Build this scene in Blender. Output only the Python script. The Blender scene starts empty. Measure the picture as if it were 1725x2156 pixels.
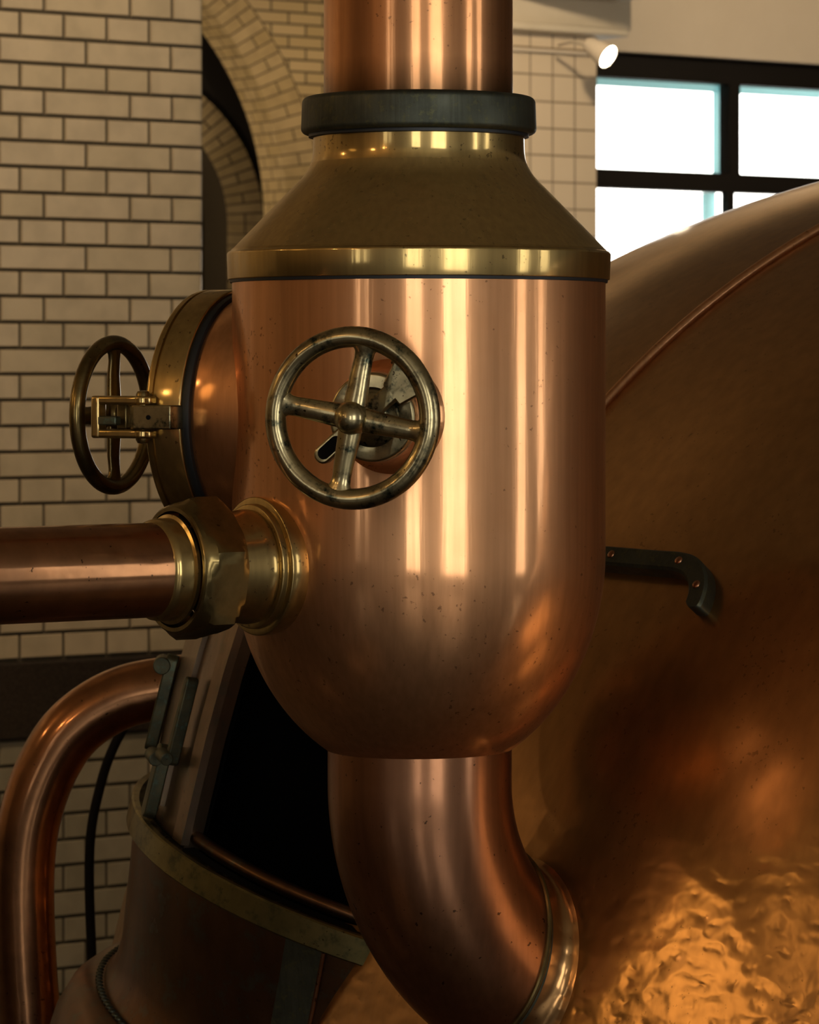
import bpy, bmesh, math, random
from mathutils import Vector as V, Matrix, Quaternion
random.seed(7)
PI = math.pi
sc = bpy.context.scene
COL = sc.collection
F, HOR, CZ = 7500.0, 780.0, 1.6           # focal length in pixels, horizon row, eye height

def P(px, py, y):                          # point seen at a pixel, at distance y
    return V(((px - 862.5) * y / F, y, CZ - (py - HOR) * y / F))

S = 3.8 / F                                # metres per pixel at the vessel's axis
AX = V(((882 - 862.5) * S, 3.8, 0))        # vessel axis
def VZ(py): return CZ - (py - HOR) * S

# ------------------------------------------------------------------ materials
def mat(name):
    m = bpy.data.materials.new(name); m.use_nodes = True
    nt = m.node_tree; nt.nodes.clear()
    out = nt.nodes.new('ShaderNodeOutputMaterial')
    return m, nt, out
def nd(nt, typ, **kw):
    n = nt.nodes.new(typ)
    for k, v in kw.items():
        if k in n.inputs.keys(): n.inputs[k].default_value = v
        else: setattr(n, k, v)
    return n
def ramp(nt, src, stops):
    r = nt.nodes.new('ShaderNodeValToRGB')
    el = r.color_ramp.elements
    while len(el) < len(stops): el.new(0.5)
    for e, (p, c) in zip(el, stops):
        e.position = p
        e.color = c if len(c) == 4 else (*c, 1)
    nt.links.new(src, r.inputs[0]); return r.outputs[0]
def g(v): return (v, v, v)
def mixc(nt, fac, a, b, blend='MIX'):
    m = nt.nodes.new('ShaderNodeMix'); m.data_type = 'RGBA'; m.blend_type = blend
    if isinstance(fac, (int, float)): m.inputs[0].default_value = fac
    else: nt.links.new(fac, m.inputs[0])
    for s, i in ((a, 6), (b, 7)):
        if isinstance(s, tuple): m.inputs[i].default_value = (*s, 1)
        else: nt.links.new(s, m.inputs[i])
    return m.outputs[2]
def math_(nt, op, a, b=None):
    m = nt.nodes.new('ShaderNodeMath'); m.operation = op
    for s, i in ((a, 0), (b, 1)):
        if s is None: continue
        if isinstance(s, (int, float)): m.inputs[i].default_value = s
        else: nt.links.new(s, m.inputs[i])
    return m.outputs[0]

def metal(name, col, dark, r1=.14, r2=.42, mix=.5, blot=6, blot_amt=.5, brush=(140, 140, 5), bump=.04,
          specks=.5, stain=None, green=None, green_amt=0, hammer=0, hammer_z=None):
    m, nt, out = mat(name); L = nt.links.new
    tc = nd(nt, 'ShaderNodeTexCoord')
    n1 = nd(nt, 'ShaderNodeTexNoise', Scale=blot, Detail=5.0, Roughness=.6); L(tc.outputs['Object'], n1.inputs['Vector'])
    f1 = ramp(nt, n1.outputs[0], [(.38, g(0)), (.72, g(1))])
    c = mixc(nt, math_(nt, 'MULTIPLY', f1, blot_amt), col, dark)
    mp = nd(nt, 'ShaderNodeMapping'); mp.inputs['Scale'].default_value = brush; L(tc.outputs['Object'], mp.inputs['Vector'])
    n2 = nd(nt, 'ShaderNodeTexNoise', Scale=1.0, Detail=3.0); L(mp.outputs[0], n2.inputs['Vector'])
    fb = ramp(nt, n2.outputs[0], [(.3, g(.82)), (.7, g(1))])
    c = mixc(nt, 1.0, c, fb, 'MULTIPLY')
    if green:
        n4 = nd(nt, 'ShaderNodeTexNoise', Scale=blot * 4, Detail=6.0, Roughness=.7); L(tc.outputs['Object'], n4.inputs['Vector'])
        f4 = ramp(nt, n4.outputs[0], [(.52, g(0)), (.66, g(1))])
        c = mixc(nt, math_(nt, 'MULTIPLY', f4, green_amt), c, green)
    if specks:
        n3 = nd(nt, 'ShaderNodeTexNoise', Scale=170, Detail=2.0); L(tc.outputs['Object'], n3.inputs['Vector'])
        n5 = nd(nt, 'ShaderNodeTexNoise', Scale=9, Detail=2.0); L(tc.outputs['Object'], n5.inputs['Vector'])
        f3 = ramp(nt, math_(nt, 'ADD', n3.outputs[0], math_(nt, 'MULTIPLY', n5.outputs[0], .35)), [(.87, g(0)), (.915, g(1))])
        c = mixc(nt, math_(nt, 'MULTIPLY', f3, specks), c, (.03, .018, .01))
    if stain:                                  # sooty tarnish ring, ragged edge
        sz = nd(nt, 'ShaderNodeSeparateXYZ'); L(tc.outputs['Object'], sz.inputs[0])
        sn = nd(nt, 'ShaderNodeTexNoise', Scale=1.0, Detail=4.0); sm = nd(nt, 'ShaderNodeMapping'); sm.inputs['Scale'].default_value = (45, 45, 10); L(tc.outputs['Object'], sm.inputs['Vector']); L(sm.outputs[0], sn.inputs['Vector'])
        zz = math_(nt, 'ADD', sz.outputs[2], math_(nt, 'MULTIPLY', sn.outputs[0], stain[2]))
        smr = nd(nt, 'ShaderNodeMapRange'); L(zz, smr.inputs[0]); smr.inputs[1].default_value = stain[0]; smr.inputs[2].default_value = stain[1]; smr.inputs[3].default_value = .85; smr.inputs[4].default_value = 0
        c = mixc(nt, smr.outputs[0], c, (.10, .055, .025))
    def prin(r):
        p = nd(nt, 'ShaderNodeBsdfPrincipled', Metallic=1.0)
        L(c, p.inputs['Base Color'])
        rr = math_(nt, 'ADD', math_(nt, 'MULTIPLY', n1.outputs[0], .16), r - .08)
        L(rr, p.inputs['Roughness']); return p
    a, b = prin(r1), prin(r2)
    ms = nd(nt, 'ShaderNodeMixShader', Fac=mix); L(a.outputs[0], ms.inputs[1]); L(b.outputs[0], ms.inputs[2])
    L(ms.outputs[0], out.inputs[0])
    bp = nd(nt, 'ShaderNodeBump', Strength=bump, Distance=.002); L(n2.outputs[0], bp.inputs['Height'])
    last = bp
    if hammer:
        vo = nd(nt, 'ShaderNodeTexVoronoi', feature='SMOOTH_F1', Scale=42.0); 
        wn = nd(nt, 'ShaderNodeTexNoise', Scale=16, Detail=3.0); L(tc.outputs['Object'], wn.inputs['Vector'])
        wv = nd(nt, 'ShaderNodeVectorMath', operation='MULTIPLY_ADD'); L(wn.outputs['Color'], wv.inputs[0]); wv.inputs[1].default_value = (.05, .05, .05); hm = nd(nt, 'ShaderNodeMapping'); hm.inputs['Scale'].default_value = (.8, .8, 1.5); L(tc.outputs['Object'], hm.inputs['Vector']); L(hm.outputs[0], wv.inputs[2])
        L(wv.outputs[0], vo.inputs['Vector'])
        hgt = vo.outputs['Distance']
        sx = nd(nt, 'ShaderNodeSeparateXYZ'); L(tc.outputs['Object'], sx.inputs[0])
        mr = nd(nt, 'ShaderNodeMapRange'); L(sx.outputs[2], mr.inputs[0])
        mr.inputs[1].default_value = hammer_z[0]; mr.inputs[2].default_value = hammer_z[1]; mr.inputs[3].default_value = 1; mr.inputs[4].default_value = .03
        b2 = nd(nt, 'ShaderNodeBump', Strength=hammer, Distance=.006); L(math_(nt, 'MULTIPLY', hgt, mr.outputs[0]), b2.inputs['Height'])
        L(bp.outputs[0], b2.inputs['Normal']); last = b2
    for p in (a, b): L(last.outputs[0], p.inputs['Normal'])
    return m

def plain(name, col, rough=.6, col2=None, scale=8, bump=0, coat=0, metallic=0, spec=.5):
    m, nt, out = mat(name); L = nt.links.new
    p = nd(nt, 'ShaderNodeBsdfPrincipled', Roughness=rough, Metallic=metallic)
    p.inputs['Specular IOR Level'].default_value = spec
    p.inputs['Coat Weight'].default_value = coat; p.inputs['Coat Roughness'].default_value = .06
    tc = nd(nt, 'ShaderNodeTexCoord'); n = nd(nt, 'ShaderNodeTexNoise', Scale=scale, Detail=6.0, Roughness=.65)
    L(tc.outputs['Object'], n.inputs['Vector'])
    c = ramp(nt, n.outputs[0], [(.35, col), (.65, col2 or tuple(x * .85 for x in col))])
    L(c, p.inputs['Base Color']); L(p.outputs[0], out.inputs[0])
    if bump:
        b = nd(nt, 'ShaderNodeBump', Strength=bump, Distance=.002); L(n.outputs[0], b.inputs['Height']); L(b.outputs[0], p.inputs['Normal'])
    return m
def emis(name, col, st):
    m, nt, out = mat(name)
    e = nd(nt, 'ShaderNodeEmission', Strength=st); e.inputs[0].default_value = (*col, 1)
    nt.links.new(e.outputs[0], out.inputs[0]); return m
def brickmat(name, c1, c2, mortar, bw, bh, ms, offset=.5, rough=.35):
    m, nt, out = mat(name); L = nt.links.new
    tc = nd(nt, 'ShaderNodeTexCoord')
    b = nd(nt, 'ShaderNodeTexBrick'); b.offset = offset
    b.inputs['Scale'].default_value = 1.0; b.inputs['Brick Width'].default_value = bw; b.inputs['Row Height'].default_value = bh
    b.inputs['Mortar Size'].default_value = ms; b.inputs['Mortar Smooth'].default_value = .2
    for k, c in (('Color1', c1), ('Color2', c2), ('Mortar', mortar)): b.inputs[k].default_value = (*c, 1)
    L(tc.outputs['UV'], b.inputs['Vector'])
    p = nd(nt, 'ShaderNodeBsdfPrincipled', Roughness=rough); L(b.outputs['Color'], p.inputs['Base Color']); L(p.outputs[0], out.inputs[0])
    bp = nd(nt, 'ShaderNodeBump', Strength=.4, Distance=.004); bp.invert = True
    L(b.outputs['Fac'], bp.inputs['Height']); L(bp.outputs[0], p.inputs['Normal'])
    return m
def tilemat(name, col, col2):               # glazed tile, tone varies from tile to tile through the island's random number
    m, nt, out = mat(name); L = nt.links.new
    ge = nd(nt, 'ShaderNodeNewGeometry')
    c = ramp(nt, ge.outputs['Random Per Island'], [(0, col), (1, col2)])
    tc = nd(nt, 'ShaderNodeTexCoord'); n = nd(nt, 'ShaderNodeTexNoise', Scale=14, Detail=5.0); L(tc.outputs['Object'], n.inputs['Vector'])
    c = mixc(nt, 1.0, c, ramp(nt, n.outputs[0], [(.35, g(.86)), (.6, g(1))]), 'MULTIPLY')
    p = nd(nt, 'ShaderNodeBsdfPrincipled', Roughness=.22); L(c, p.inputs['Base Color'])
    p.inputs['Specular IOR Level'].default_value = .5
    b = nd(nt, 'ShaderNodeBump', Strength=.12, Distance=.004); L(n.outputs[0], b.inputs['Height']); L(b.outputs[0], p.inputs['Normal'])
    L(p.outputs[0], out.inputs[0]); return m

M = {}
M['copper'] = metal('polished copper', (.74, .385, .185), (.54, .235, .09), r1=.13, r2=.45, mix=.62, blot=5, blot_amt=.5)
M['copper_stained'] = metal('tarnish footed copper', (.70, .34, .15), (.50, .21, .08), r1=.14, r2=.42, mix=.55, blot=5, blot_amt=.7, stain=(VZ(206) + .016, VZ(206) + .052, .03))
M['copper_dark'] = metal('dull copper', (.42, .20, .105), (.24, .11, .05), r1=.19, r2=.42, mix=.5, blot=9, blot_amt=.8, specks=.8)
M['copper_pipe'] = metal('pipe copper', (.42, .20, .09), (.12, .065, .035), r1=.14, r2=.40, mix=.5, blot=9, blot_amt=.8, brush=(40, 40, 40), specks=.9)
M['copper_kettle'] = metal('kettle copper', (.48, .265, .108), (.36, .19, .07), r1=.16, r2=.40, mix=.5, blot=3, blot_amt=.6, brush=(60, 60, 14), bump=.03, specks=.35, hammer=.26, hammer_z=(.96, 1.16))
M['copper_old'] = metal('weathered copper', (.16, .085, .042), (.06, .03, .015), r1=.25, r2=.5, mix=.6, blot=8, blot_amt=.9, brush=(50, 50, 8), specks=.5, green=(.10, .16, .14), green_amt=.35)
M['hood_skin'] = metal('grey brown copper sheet', (.30, .22, .15), (.17, .115, .07), r1=.25, r2=.5, mix=.55, blot=7, blot_amt=.9, brush=(70, 70, 3), specks=.4, green=(.12, .17, .14), green_amt=.3)
M['brass'] = metal('polished brass', (.56, .40, .155), (.36, .24, .09), r1=.12, r2=.40, mix=.45, blot=7, blot_amt=.55, specks=.6)
M['brass_worn'] = metal('worn brass', (.50, .415, .225), (.13, .105, .055), r1=.17, r2=.4, mix=.5, blot=15, blot_amt=.95, brush=(90, 90, 90), bump=.08, specks=1.0, green=(.018, .03, .022), green_amt=.95)
M['brass_dark'] = metal('tarnished brass', (.28, .205, .08), (.08, .058, .025), r1=.18, r2=.42, mix=.5, blot=16, blot_amt=.95, brush=(60, 60, 60), specks=.8)
M['brass_green'] = metal('green tarnished brass', (.25, .21, .085), (.12, .105, .05), r1=.22, r2=.5, mix=.6, blot=12, blot_amt=.9, brush=(60, 60, 60), specks=.9, green=(.05, .06, .035), green_amt=.6)
M['brass_cone'] = metal('cone brass', (.58, .42, .17), (.42, .29, .105), r1=.28, r2=.48, mix=.55, blot=5, blot_amt=.6, specks=.4)
M['bronze'] = metal('dark bronze', (.095, .10, .075), (.045, .05, .04), r1=.42, r2=.6, mix=.7, blot=26, blot_amt=.9, brush=(260, 260, 12), bump=.12, specks=.2, green=(.13, .125, .06), green_amt=.6)
M['verdigris'] = metal('verdigris bronze', (.16, .15, .09), (.05, .06, .05), r1=.4, r2=.6, mix=.6, blot=40, blot_amt=.9, specks=.3, green=(.14, .22, .17), green_amt=.5)
M['inner_shade'] = plain('shade black', (.006, .005, .004), .9, spec=.1)  # black puts the shade inside the hood and recesses into the colour
M['gasket'] = plain('dark rubber gasket', (.006, .008, .010), .5)
M['tile'] = tilemat('cream glazed tile', (.60, .485, .305), (.66, .535, .355))
M['tile_shaded'] = tilemat('shaded glazed tile', (.36, .31, .20), (.42, .36, .24))  # cream tile with the lamp falloff near the floor put into the colour
M['grout'] = plain('dark grout', (.085, .066, .038), .9, scale=60)
M['granite'] = plain('dark granite', (.018, .013, .009), .35, (.055, .04, .028), scale=160)
M['archbrick'] = tilemat('yellow brick', (.50, .38, .19), (.58, .45, .25))
M['archwall'] = brickmat('yellow brick wall', (.50, .38, .19), (.58, .45, .25), (.09, .07, .04), .21, .06, .006)
M['pillar'] = brickmat('white square tile', (.62, .53, .40), (.64, .55, .42), (.26, .21, .15), .105, .1003, .004, offset=0)
M['plaster'] = plain('cream plaster', (.52, .47, .37), .8, (.56, .51, .41), scale=3)
M['white_plaster'] = plain('pale plaster', (.60, .54, .45), .8, (.57, .51, .42), scale=3)
M['ceiling_plaster'] = plain('smoky ceiling plaster', (.50, .42, .29), .8, (.46, .38, .25), scale=3)
M['black_paint'] = plain('black painted steel', (.006, .0045, .0035), .7, spec=.2)
def translucent(name, col):
    m, nt, out = mat(name)
    t = nd(nt, 'ShaderNodeBsdfTranslucent'); t.inputs[0].default_value = (*col, 1); nt.links.new(t.outputs[0], out.inputs[0]); return m
M['blue_sash'] = translucent('pale blue outer sash', (.62, .86, .90))
M['floor'] = plain('dark floor tile', (.030, .020, .012), .3, (.022, .014, .009), scale=5)
M['dark_wall'] = plain('unlit dark wall', (.018, .014, .010), .8)  # darkness of the void behind the arch put into the colour
M['room_wall'] = plain('warm tiled wall', (.17, .115, .06), .5, (.14, .095, .05), scale=2)
M['lamp'] = emis('lamp glow', (1, .86, .62), 60)
M['bulb'] = emis('warm bulb glow', (1, .6, .28), 40)
def glassm():
    m, nt, out = mat('window glass')
    t = nd(nt, 'ShaderNodeBsdfTransparent'); gl = nd(nt, 'ShaderNodeBsdfGlossy', Roughness=.03)
    ms = nd(nt, 'ShaderNodeMixShader', Fac=.05); nt.links.new(t.outputs[0], ms.inputs[1]); nt.links.new(gl.outputs[0], ms.inputs[2]); nt.links.new(ms.outputs[0], out.inputs[0]); return m
M['glass'] = glassm()
def greenglass():
    m, nt, out = mat('green glass')
    p = nd(nt, 'ShaderNodeBsdfPrincipled', Roughness=.1); p.inputs['Base Color'].default_value = (.10, .42, .28, 1)
    nt.links.new(p.outputs[0], out.inputs[0]); return m
M['green'] = greenglass()

# ------------------------------------------------------------------ mesh helpers
def frame(d, up=V((0, 0, 1))):
    d = d.normalized()
    x = up.cross(d)
    if x.length < 1e-4: x = V((1, 0, 0))
    x.normalize(); y = d.cross(x)
    return x, y, d
class MB:
    def __init__(s): s.bm = bmesh.new(); s.uv = s.bm.loops.layers.uv.new('UVMap')
    def grid(s, rows, closed_u=False, closed_v=False, mi=0, uvs=None):
        vs = [[s.bm.verts.new(p) for p in r] for r in rows]
        nr, nc = len(rows), len(rows[0])
        for i in range(nr if closed_v else nr - 1):
            for j in range(nc if closed_u else nc - 1):
                i2, j2 = (i + 1) % nr, (j + 1) % nc
                try: f = s.bm.faces.new((vs[i][j], vs[i][j2], vs[i2][j2], vs[i2][j]))
                except ValueError: continue
                f.material_index = mi; f.smooth = True
                if uvs:
                    for l, (a, b) in zip(f.loops, ((i, j), (i, j2), (i2, j2), (i2, j))): l[s.uv].uv = uvs[a][b]
        return vs
    def face(s, pts, mi=0, uv=None, smooth=False):
        vs = [s.bm.verts.new(p) for p in pts]
        f = s.bm.faces.new(vs); f.material_index = mi; f.smooth = smooth
        if uv:
            for l, q in zip(f.loops, uv): l[s.uv].uv = q
        return f
    def lathe(s, prof, o, d, seg=96, a0=0, a1=2 * PI, mi=0):
        x, y, z = frame(d)
        full = abs(a1 - a0 - 2 * PI) < 1e-6
        n = seg if full else seg + 1
        rows = []
        for r, h in prof:
            rows.append([o + z * h + (x * math.cos(a0 + (a1 - a0) * k / seg) + y * math.sin(a0 + (a1 - a0) * k / seg)) * max(r, 1e-5) for k in range(n)])
        s.grid(rows, closed_u=full, mi=mi); return s
    def tube(s, path, rad, seg=24, caps=True, mi=0, closed=False, flat=None):
        n = len(path); rows = []
        tang = []
        for i in range(n):
            a = path[(i - 1) % n] if (closed or i) else path[0]; b = path[(i + 1) % n] if (closed or i < n - 1) else path[-1]
            tang.append((b - a).normalized())
        x, y, _ = frame(tang[0])
        for i in range(n):
            if i:
                q = tang[i - 1].rotation_difference(tang[i]); x = q @ x; y = q @ y
            r = rad[i] if isinstance(rad, (list, tuple)) else rad
            rows.append([path[i] + (x * math.cos(2 * PI * k / seg) + y * math.sin(2 * PI * k / seg) * (flat or 1)) * r for k in range(seg)])
        vs = s.grid(rows, closed_u=True, closed_v=closed, mi=mi)
        if caps and not closed:
            for ring in (vs[0], vs[-1]):
                try: s.bm.faces.new(ring).material_index = mi
                except ValueError: pass
        return s
    def box(s, c, sx, sy, sz, ex=V((1, 0, 0)), ey=V((0, 1, 0)), ez=V((0, 0, 1)), mi=0):
        p = [c + ex * (sx * i / 2) + ey * (sy * j / 2) + ez * (sz * k / 2) for k in (-1, 1) for j in (-1, 1) for i in (-1, 1)]
        vs = [s.bm.verts.new(q) for q in p]
        for f in ((0, 2, 3, 1), (4, 5, 7, 6), (0, 1, 5, 4), (2, 6, 7, 3), (0, 4, 6, 2), (1, 3, 7, 5)):
            fc = s.bm.faces.new([vs[i] for i in f]); fc.material_index = mi
            e0 = fc.verts
            for l in fc.loops:
                q = l.vert.co - c
                l[s.uv].uv = (q.dot(ex) + q.dot(ey), q.dot(ez))
        return s
    def prism(s, outline, o, ex, ey, ez, h, mi=0):       # outline in (ex,ey), extruded along ez from 0 to h
        lo = [s.bm.verts.new(o + ex * a + ey * b) for a, b in outline]
        hi = [s.bm.verts.new(o + ex * a + ey * b + ez * h) for a, b in outline]
        n = len(lo)
        for f in (lo[::-1], hi): s.bm.faces.new(f).material_index = mi
        for i in range(n): s.bm.faces.new((lo[i], lo[(i + 1) % n], hi[(i + 1) % n], hi[i])).material_index = mi
        return s
    def sphere(s, c, r, seg=16, d=V((0, 0, 1)), sq=1.0, mi=0):
        s.lathe([(r * math.sin(PI * k / 10), -r * sq * math.cos(PI * k / 10)) for k in range(11)], c, d, seg, mi=mi); return s
    def build(s, name, m, parent=None, bevel=0, sharp=35, kind=None, segs=2):
        bm = s.bm
        bmesh.ops.remove_doubles(bm, verts=bm.verts, dist=1e-6)
        bmesh.ops.recalc_face_normals(bm, faces=bm.faces)
        me = bpy.data.meshes.new(name)
        if parent is not None:
            bmesh.ops.translate(bm, verts=bm.verts, vec=-world_loc(parent))
        bm.to_mesh(me); bm.free()
        for f in me.polygons: f.use_smooth = True
        me.set_sharp_from_angle(angle=math.radians(sharp))
        for q in (m if isinstance(m, list) else [m]): me.materials.append(q)
        o = bpy.data.objects.new(name, me); COL.objects.link(o)
        if parent is not None: o.parent = parent
        if bevel:
            b = o.modifiers.new('soft edge', 'BEVEL'); b.width = bevel; b.segments = segs; b.limit_method = 'ANGLE'; b.angle_limit = math.radians(40)
        if kind: o['kind'] = kind
        return o
def world_loc(o):
    p = V(o.location)
    while o.parent: o = o.parent; p += V(o.location)
    return p
def thing(name, label, cat, loc, group=None):
    o = bpy.data.objects.new(name, None); COL.objects.link(o); o.location = loc; o.empty_display_size = .05
    o['label'] = label; o['category'] = cat
    if group: o['group'] = group
    return o
def tag(o, label, cat, group=None):
    o['label'] = label; o['category'] = cat
    if group: o['group'] = group
    return o
def arc(r0, h0, r1, h1, cx, ch, n=6):      # corner arc on a lathe profile from (r0,h0) to (r1,h1) round (cx,ch)
    a0 = math.atan2(h0 - ch, r0 - cx); a1 = math.atan2(h1 - ch, r1 - cx)
    if a1 - a0 > PI: a1 -= 2 * PI
    if a0 - a1 > PI: a1 += 2 * PI
    R0 = math.hypot(r0 - cx, h0 - ch)
    return [(cx + R0 * math.cos(a0 + (a1 - a0) * k / n), ch + R0 * math.sin(a0 + (a1 - a0) * k / n)) for k in range(n + 1)]
def ring_prof(ri, ro, h0, h1, b):          # rounded rectangular ring section
    return ([(ri, h0)] + arc(ro - b, h0, ro, h0 + b, ro - b, h0 + b, 5) + arc(ro, h1 - b, ro - b, h1, ro - b, h1 - b, 5) + [(ri, h1)])
def smooth(pts, n=8):                      # Catmull-Rom
    q = [pts[0] * 2 - pts[1]] + list(pts) + [pts[-1] * 2 - pts[-2]]
    out = []
    for i in range(1, len(q) - 2):
        for k in range(n):
            t = k / n
            out.append(.5 * ((2 * q[i]) + (q[i + 1] - q[i - 1]) * t + (2 * q[i - 1] - 5 * q[i] + 4 * q[i + 1] - q[i + 2]) * t * t + (3 * q[i] - q[i - 1] - 3 * q[i + 1] + q[i + 2]) * t ** 3))
    out.append(q[-2]); return out

UP = V((0, 0, 1))
# the kettle's surface, used by whatever touches it
KA, KC, KP, KZ, KX, KY = 2.141, 2.211, 2.963, -.245, 1.638, 5.165
def kval(p):
    r = math.hypot(p.x - KX, p.y - KY) / KA; z = abs(p.z - KZ) / KC
    return r ** KP + z ** KP - 1
def khit(px, py, lo=3.2, hi=6.5):
    y = lo
    while y < hi and kval(P(px, py, y)) > 0: y += .01
    a, b = y - .01, y
    for _ in range(30):
        m = (a + b) / 2
        if kval(P(px, py, m)) > 0: a = m
        else: b = m
    return P(px, py, b)
def knorm(p):
    e = 1e-3
    return V([kval(p + V(q) * e) - kval(p - V(q) * e) for q in ((1, 0, 0), (0, 1, 0), (0, 0, 1))]).normalized()
def kmer(az, n):                            # meridian from the equator up
    out = []
    for k in range(n + 1):
        t = PI / 2 * k / n
        r = KA * max(0, math.cos(t)) ** (2 / KP); z = KZ + KC * math.sin(t) ** (2 / KP)
        out.append(V((KX + r * math.cos(az), KY + r * math.sin(az), z)))
    return out
def kdist(p):
    e = 1e-3; v = kval(p)
    gx = V([(kval(p + V(q) * e) - kval(p - V(q) * e)) / (2 * e) for q in ((1, 0, 0), (0, 1, 0), (0, 0, 1))])
    return v / max(1e-6, gx.length)
# ------------------------------------------------------------------ the copper vessel
def build_vessel():
    t = thing('copper_vessel', 'large copper vessel with brass cone top and rounded bottom in the centre', 'vessel', (AX.x, AX.y, VZ(1575)))
    o = V((AX.x, AX.y, 0))
    R = 393 * S
    prof = [(R, VZ(592) + .004), (R, VZ(800)), (R, VZ(1000)), (R, VZ(1160))]
    for k in range(1, 33):
        yy = 418 * (k / 32) ** 0.999
        rr = 393 * math.sqrt(max(0, 1 - (yy / 480) ** 2)); prof.append((rr * S, VZ(1160 + yy)))
    MB().lathe(prof, o, UP, 192).build('body', M['copper'], t, sharp=60)
    MB().lathe([(R - .002, VZ(597)), (R + .0022, VZ(596)), (R + .0026, VZ(590)), (R - .002, VZ(588))], o, UP, 160).build('joint_seal', M['gasket'], t)
    # brass rim band
    r0 = 404 * S
    pr = [(R - .004, VZ(590)), (r0 - .002, VZ(590))] + arc(r0 - .002, VZ(590), r0, VZ(588), r0 - .002, VZ(588), 3) + \
         arc(r0, VZ(538), r0 - 7 * S, VZ(529), r0 - 8 * S, VZ(538), 6) + [(r0 - 10 * S, VZ(526))]
    MB().lathe(pr, o, UP, 192).build('rim_band', M['brass'], t)
    # cone with its flared neck
    pts = [(r0 - 10 * S, VZ(527)), (386 * S, VZ(519)), (358 * S, VZ(490)), (330 * S, VZ(461)), (302 * S, VZ(432.5)), (274 * S, VZ(404)), (262 * S, VZ(392)), (252 * S, VZ(382)), (243 * S, VZ(372)), (236 * S, VZ(362)), (230.5 * S, VZ(352)), (227 * S, VZ(344))]
    MB().lathe(pts, o, UP, 192).build('cone_top', M['brass_cone'], t, sharp=60)
    pts = [(227 * S, VZ(344)), (224.5 * S, VZ(335)), (223 * S, VZ(322)), (222.5 * S, VZ(300)), (222 * S, VZ(280))]
    MB().lathe(pts, o, UP, 192).build('neck', M['brass'], t, sharp=60)
    MB().lathe([(218 * S, VZ(292)), (232 * S, VZ(290)), (232 * S, VZ(278)), (218 * S, VZ(276))], o, UP, 128).build('gasket', M['gasket'], t)
    pr = [(195 * S, VZ(278))] + arc(236 * S, VZ(284), 246 * S, VZ(272), 236 * S, VZ(272), 6) + arc(246 * S, VZ(219), 232 * S, VZ(206), 233 * S, VZ(219), 6) + [(196 * S, VZ(204))]
    MB().lathe(pr, o, UP, 160).build('flange', M['bronze'], t)
    # outlet elbow under the bowl, cut to the kettle's curve
    re = 194 * S
    start = V((AX.x + 2 * S, AX.y, VZ(1540)))
    bend_top = V((start.x, start.y, VZ(1646)))
    hor = V((.81, .586, 0)).normalized(); rho = .249; ang = math.radians(52)
    path = [start.lerp(bend_top, k / 8) for k in range(8)]
    for k in range(41):
        a = ang * k / 40
        path.append(bend_top + hor * (rho * (1 - math.cos(a))) + UP * (-rho * math.sin(a)))
    d = (hor * math.sin(ang) - UP * math.cos(ang))
    path += [path[-1] + d * (.4 * k / 50) for k in range(1, 51)]
    n = 112; lines = [[] for _ in range(n)]
    side = hor.cross(UP).normalized()
    for i, c in enumerate(path):
        tg = (path[min(i + 1, len(path) - 1)] - path[max(i - 1, 0)]).normalized(); u = side.cross(tg).normalized()
        for k in range(n):
            q = 2 * PI * k / n; o_ = (u * math.cos(q) + side * math.sin(q)); lines[k].append((c + o_ * re, o_))
    def cut(line, dist):                      # where a line along the pipe comes within dist of the kettle
        for i in range(1, len(line)):
            d1 = kdist(line[i][0])
            if d1 < dist:
                d0 = kdist(line[i - 1][0]); f = (d0 - dist) / max(1e-9, d0 - d1)
                return i - 1 + f
        return len(line) - 1.001
    def at(line, u_):
        i = int(u_); f = u_ - i; return line[i][0].lerp(line[i + 1][0], f), line[i][1]
    NR = 64; DS = .030
    ends = [cut(l, DS) for l in lines]
    eb = MB(); eb.grid([[at(lines[k], ends[k] * r / NR)[0] for k in range(n)] for r in range(NR + 1)], closed_u=True); eb.build('outlet_elbow', M['copper_dark'], t, sharp=60)
    lip = [at(lines[k], ends[k]) for k in range(n)]
    MB().tube([p + o_ * .0012 for p, o_ in lip], .0034, 10, closed=True).build('elbow_seam', M['brass_dark'], t)
    def flare(spec, name, m):
        rows = []
        for ds, off in spec:
            row = []
            for k in range(n):
                p, o_ = at(lines[k], cut(lines[k], ds)); nn = knorm(p); tt = (o_ - nn * o_.dot(nn)); tt = tt.normalized() if tt.length > 1e-4 else o_
                p = p + tt * off
                p = p + knorm(p) * (ds - kdist(p)); row.append(p)
            rows.append(row)
        oc = MB(); oc.grid(rows, closed_u=True); oc.build(name, m, t, sharp=70)
    flare(((DS - .001, .0012), (.027, .0020), (.0245, .0022)), 'joint_band', M['bronze'])
    flare(((.0245, .0016), (.020, .002), (.015, .0028), (.011, .004), (.0075, .0058), (.0048, .008), (.0028, .0105), (.0014, .013), (.0004, .0165), (-.002, .020)), 'outlet_collar', M['copper_kettle'])
    return t
vessel = build_vessel()

# upper pipe
MB().lathe([(199 * S, VZ(206)), (199 * S, VZ(-40)), (199 * S, VZ(-600)), (199 * S, 3.78)], V((AX.x - S, AX.y, 0)), UP, 160)\
    .build('copper_pipe', M['copper_stained'], sharp=60)
tag(bpy.data.objects['copper_pipe'], 'wide upright copper pipe rising from the dark flange of the vessel', 'pipe')

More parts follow.
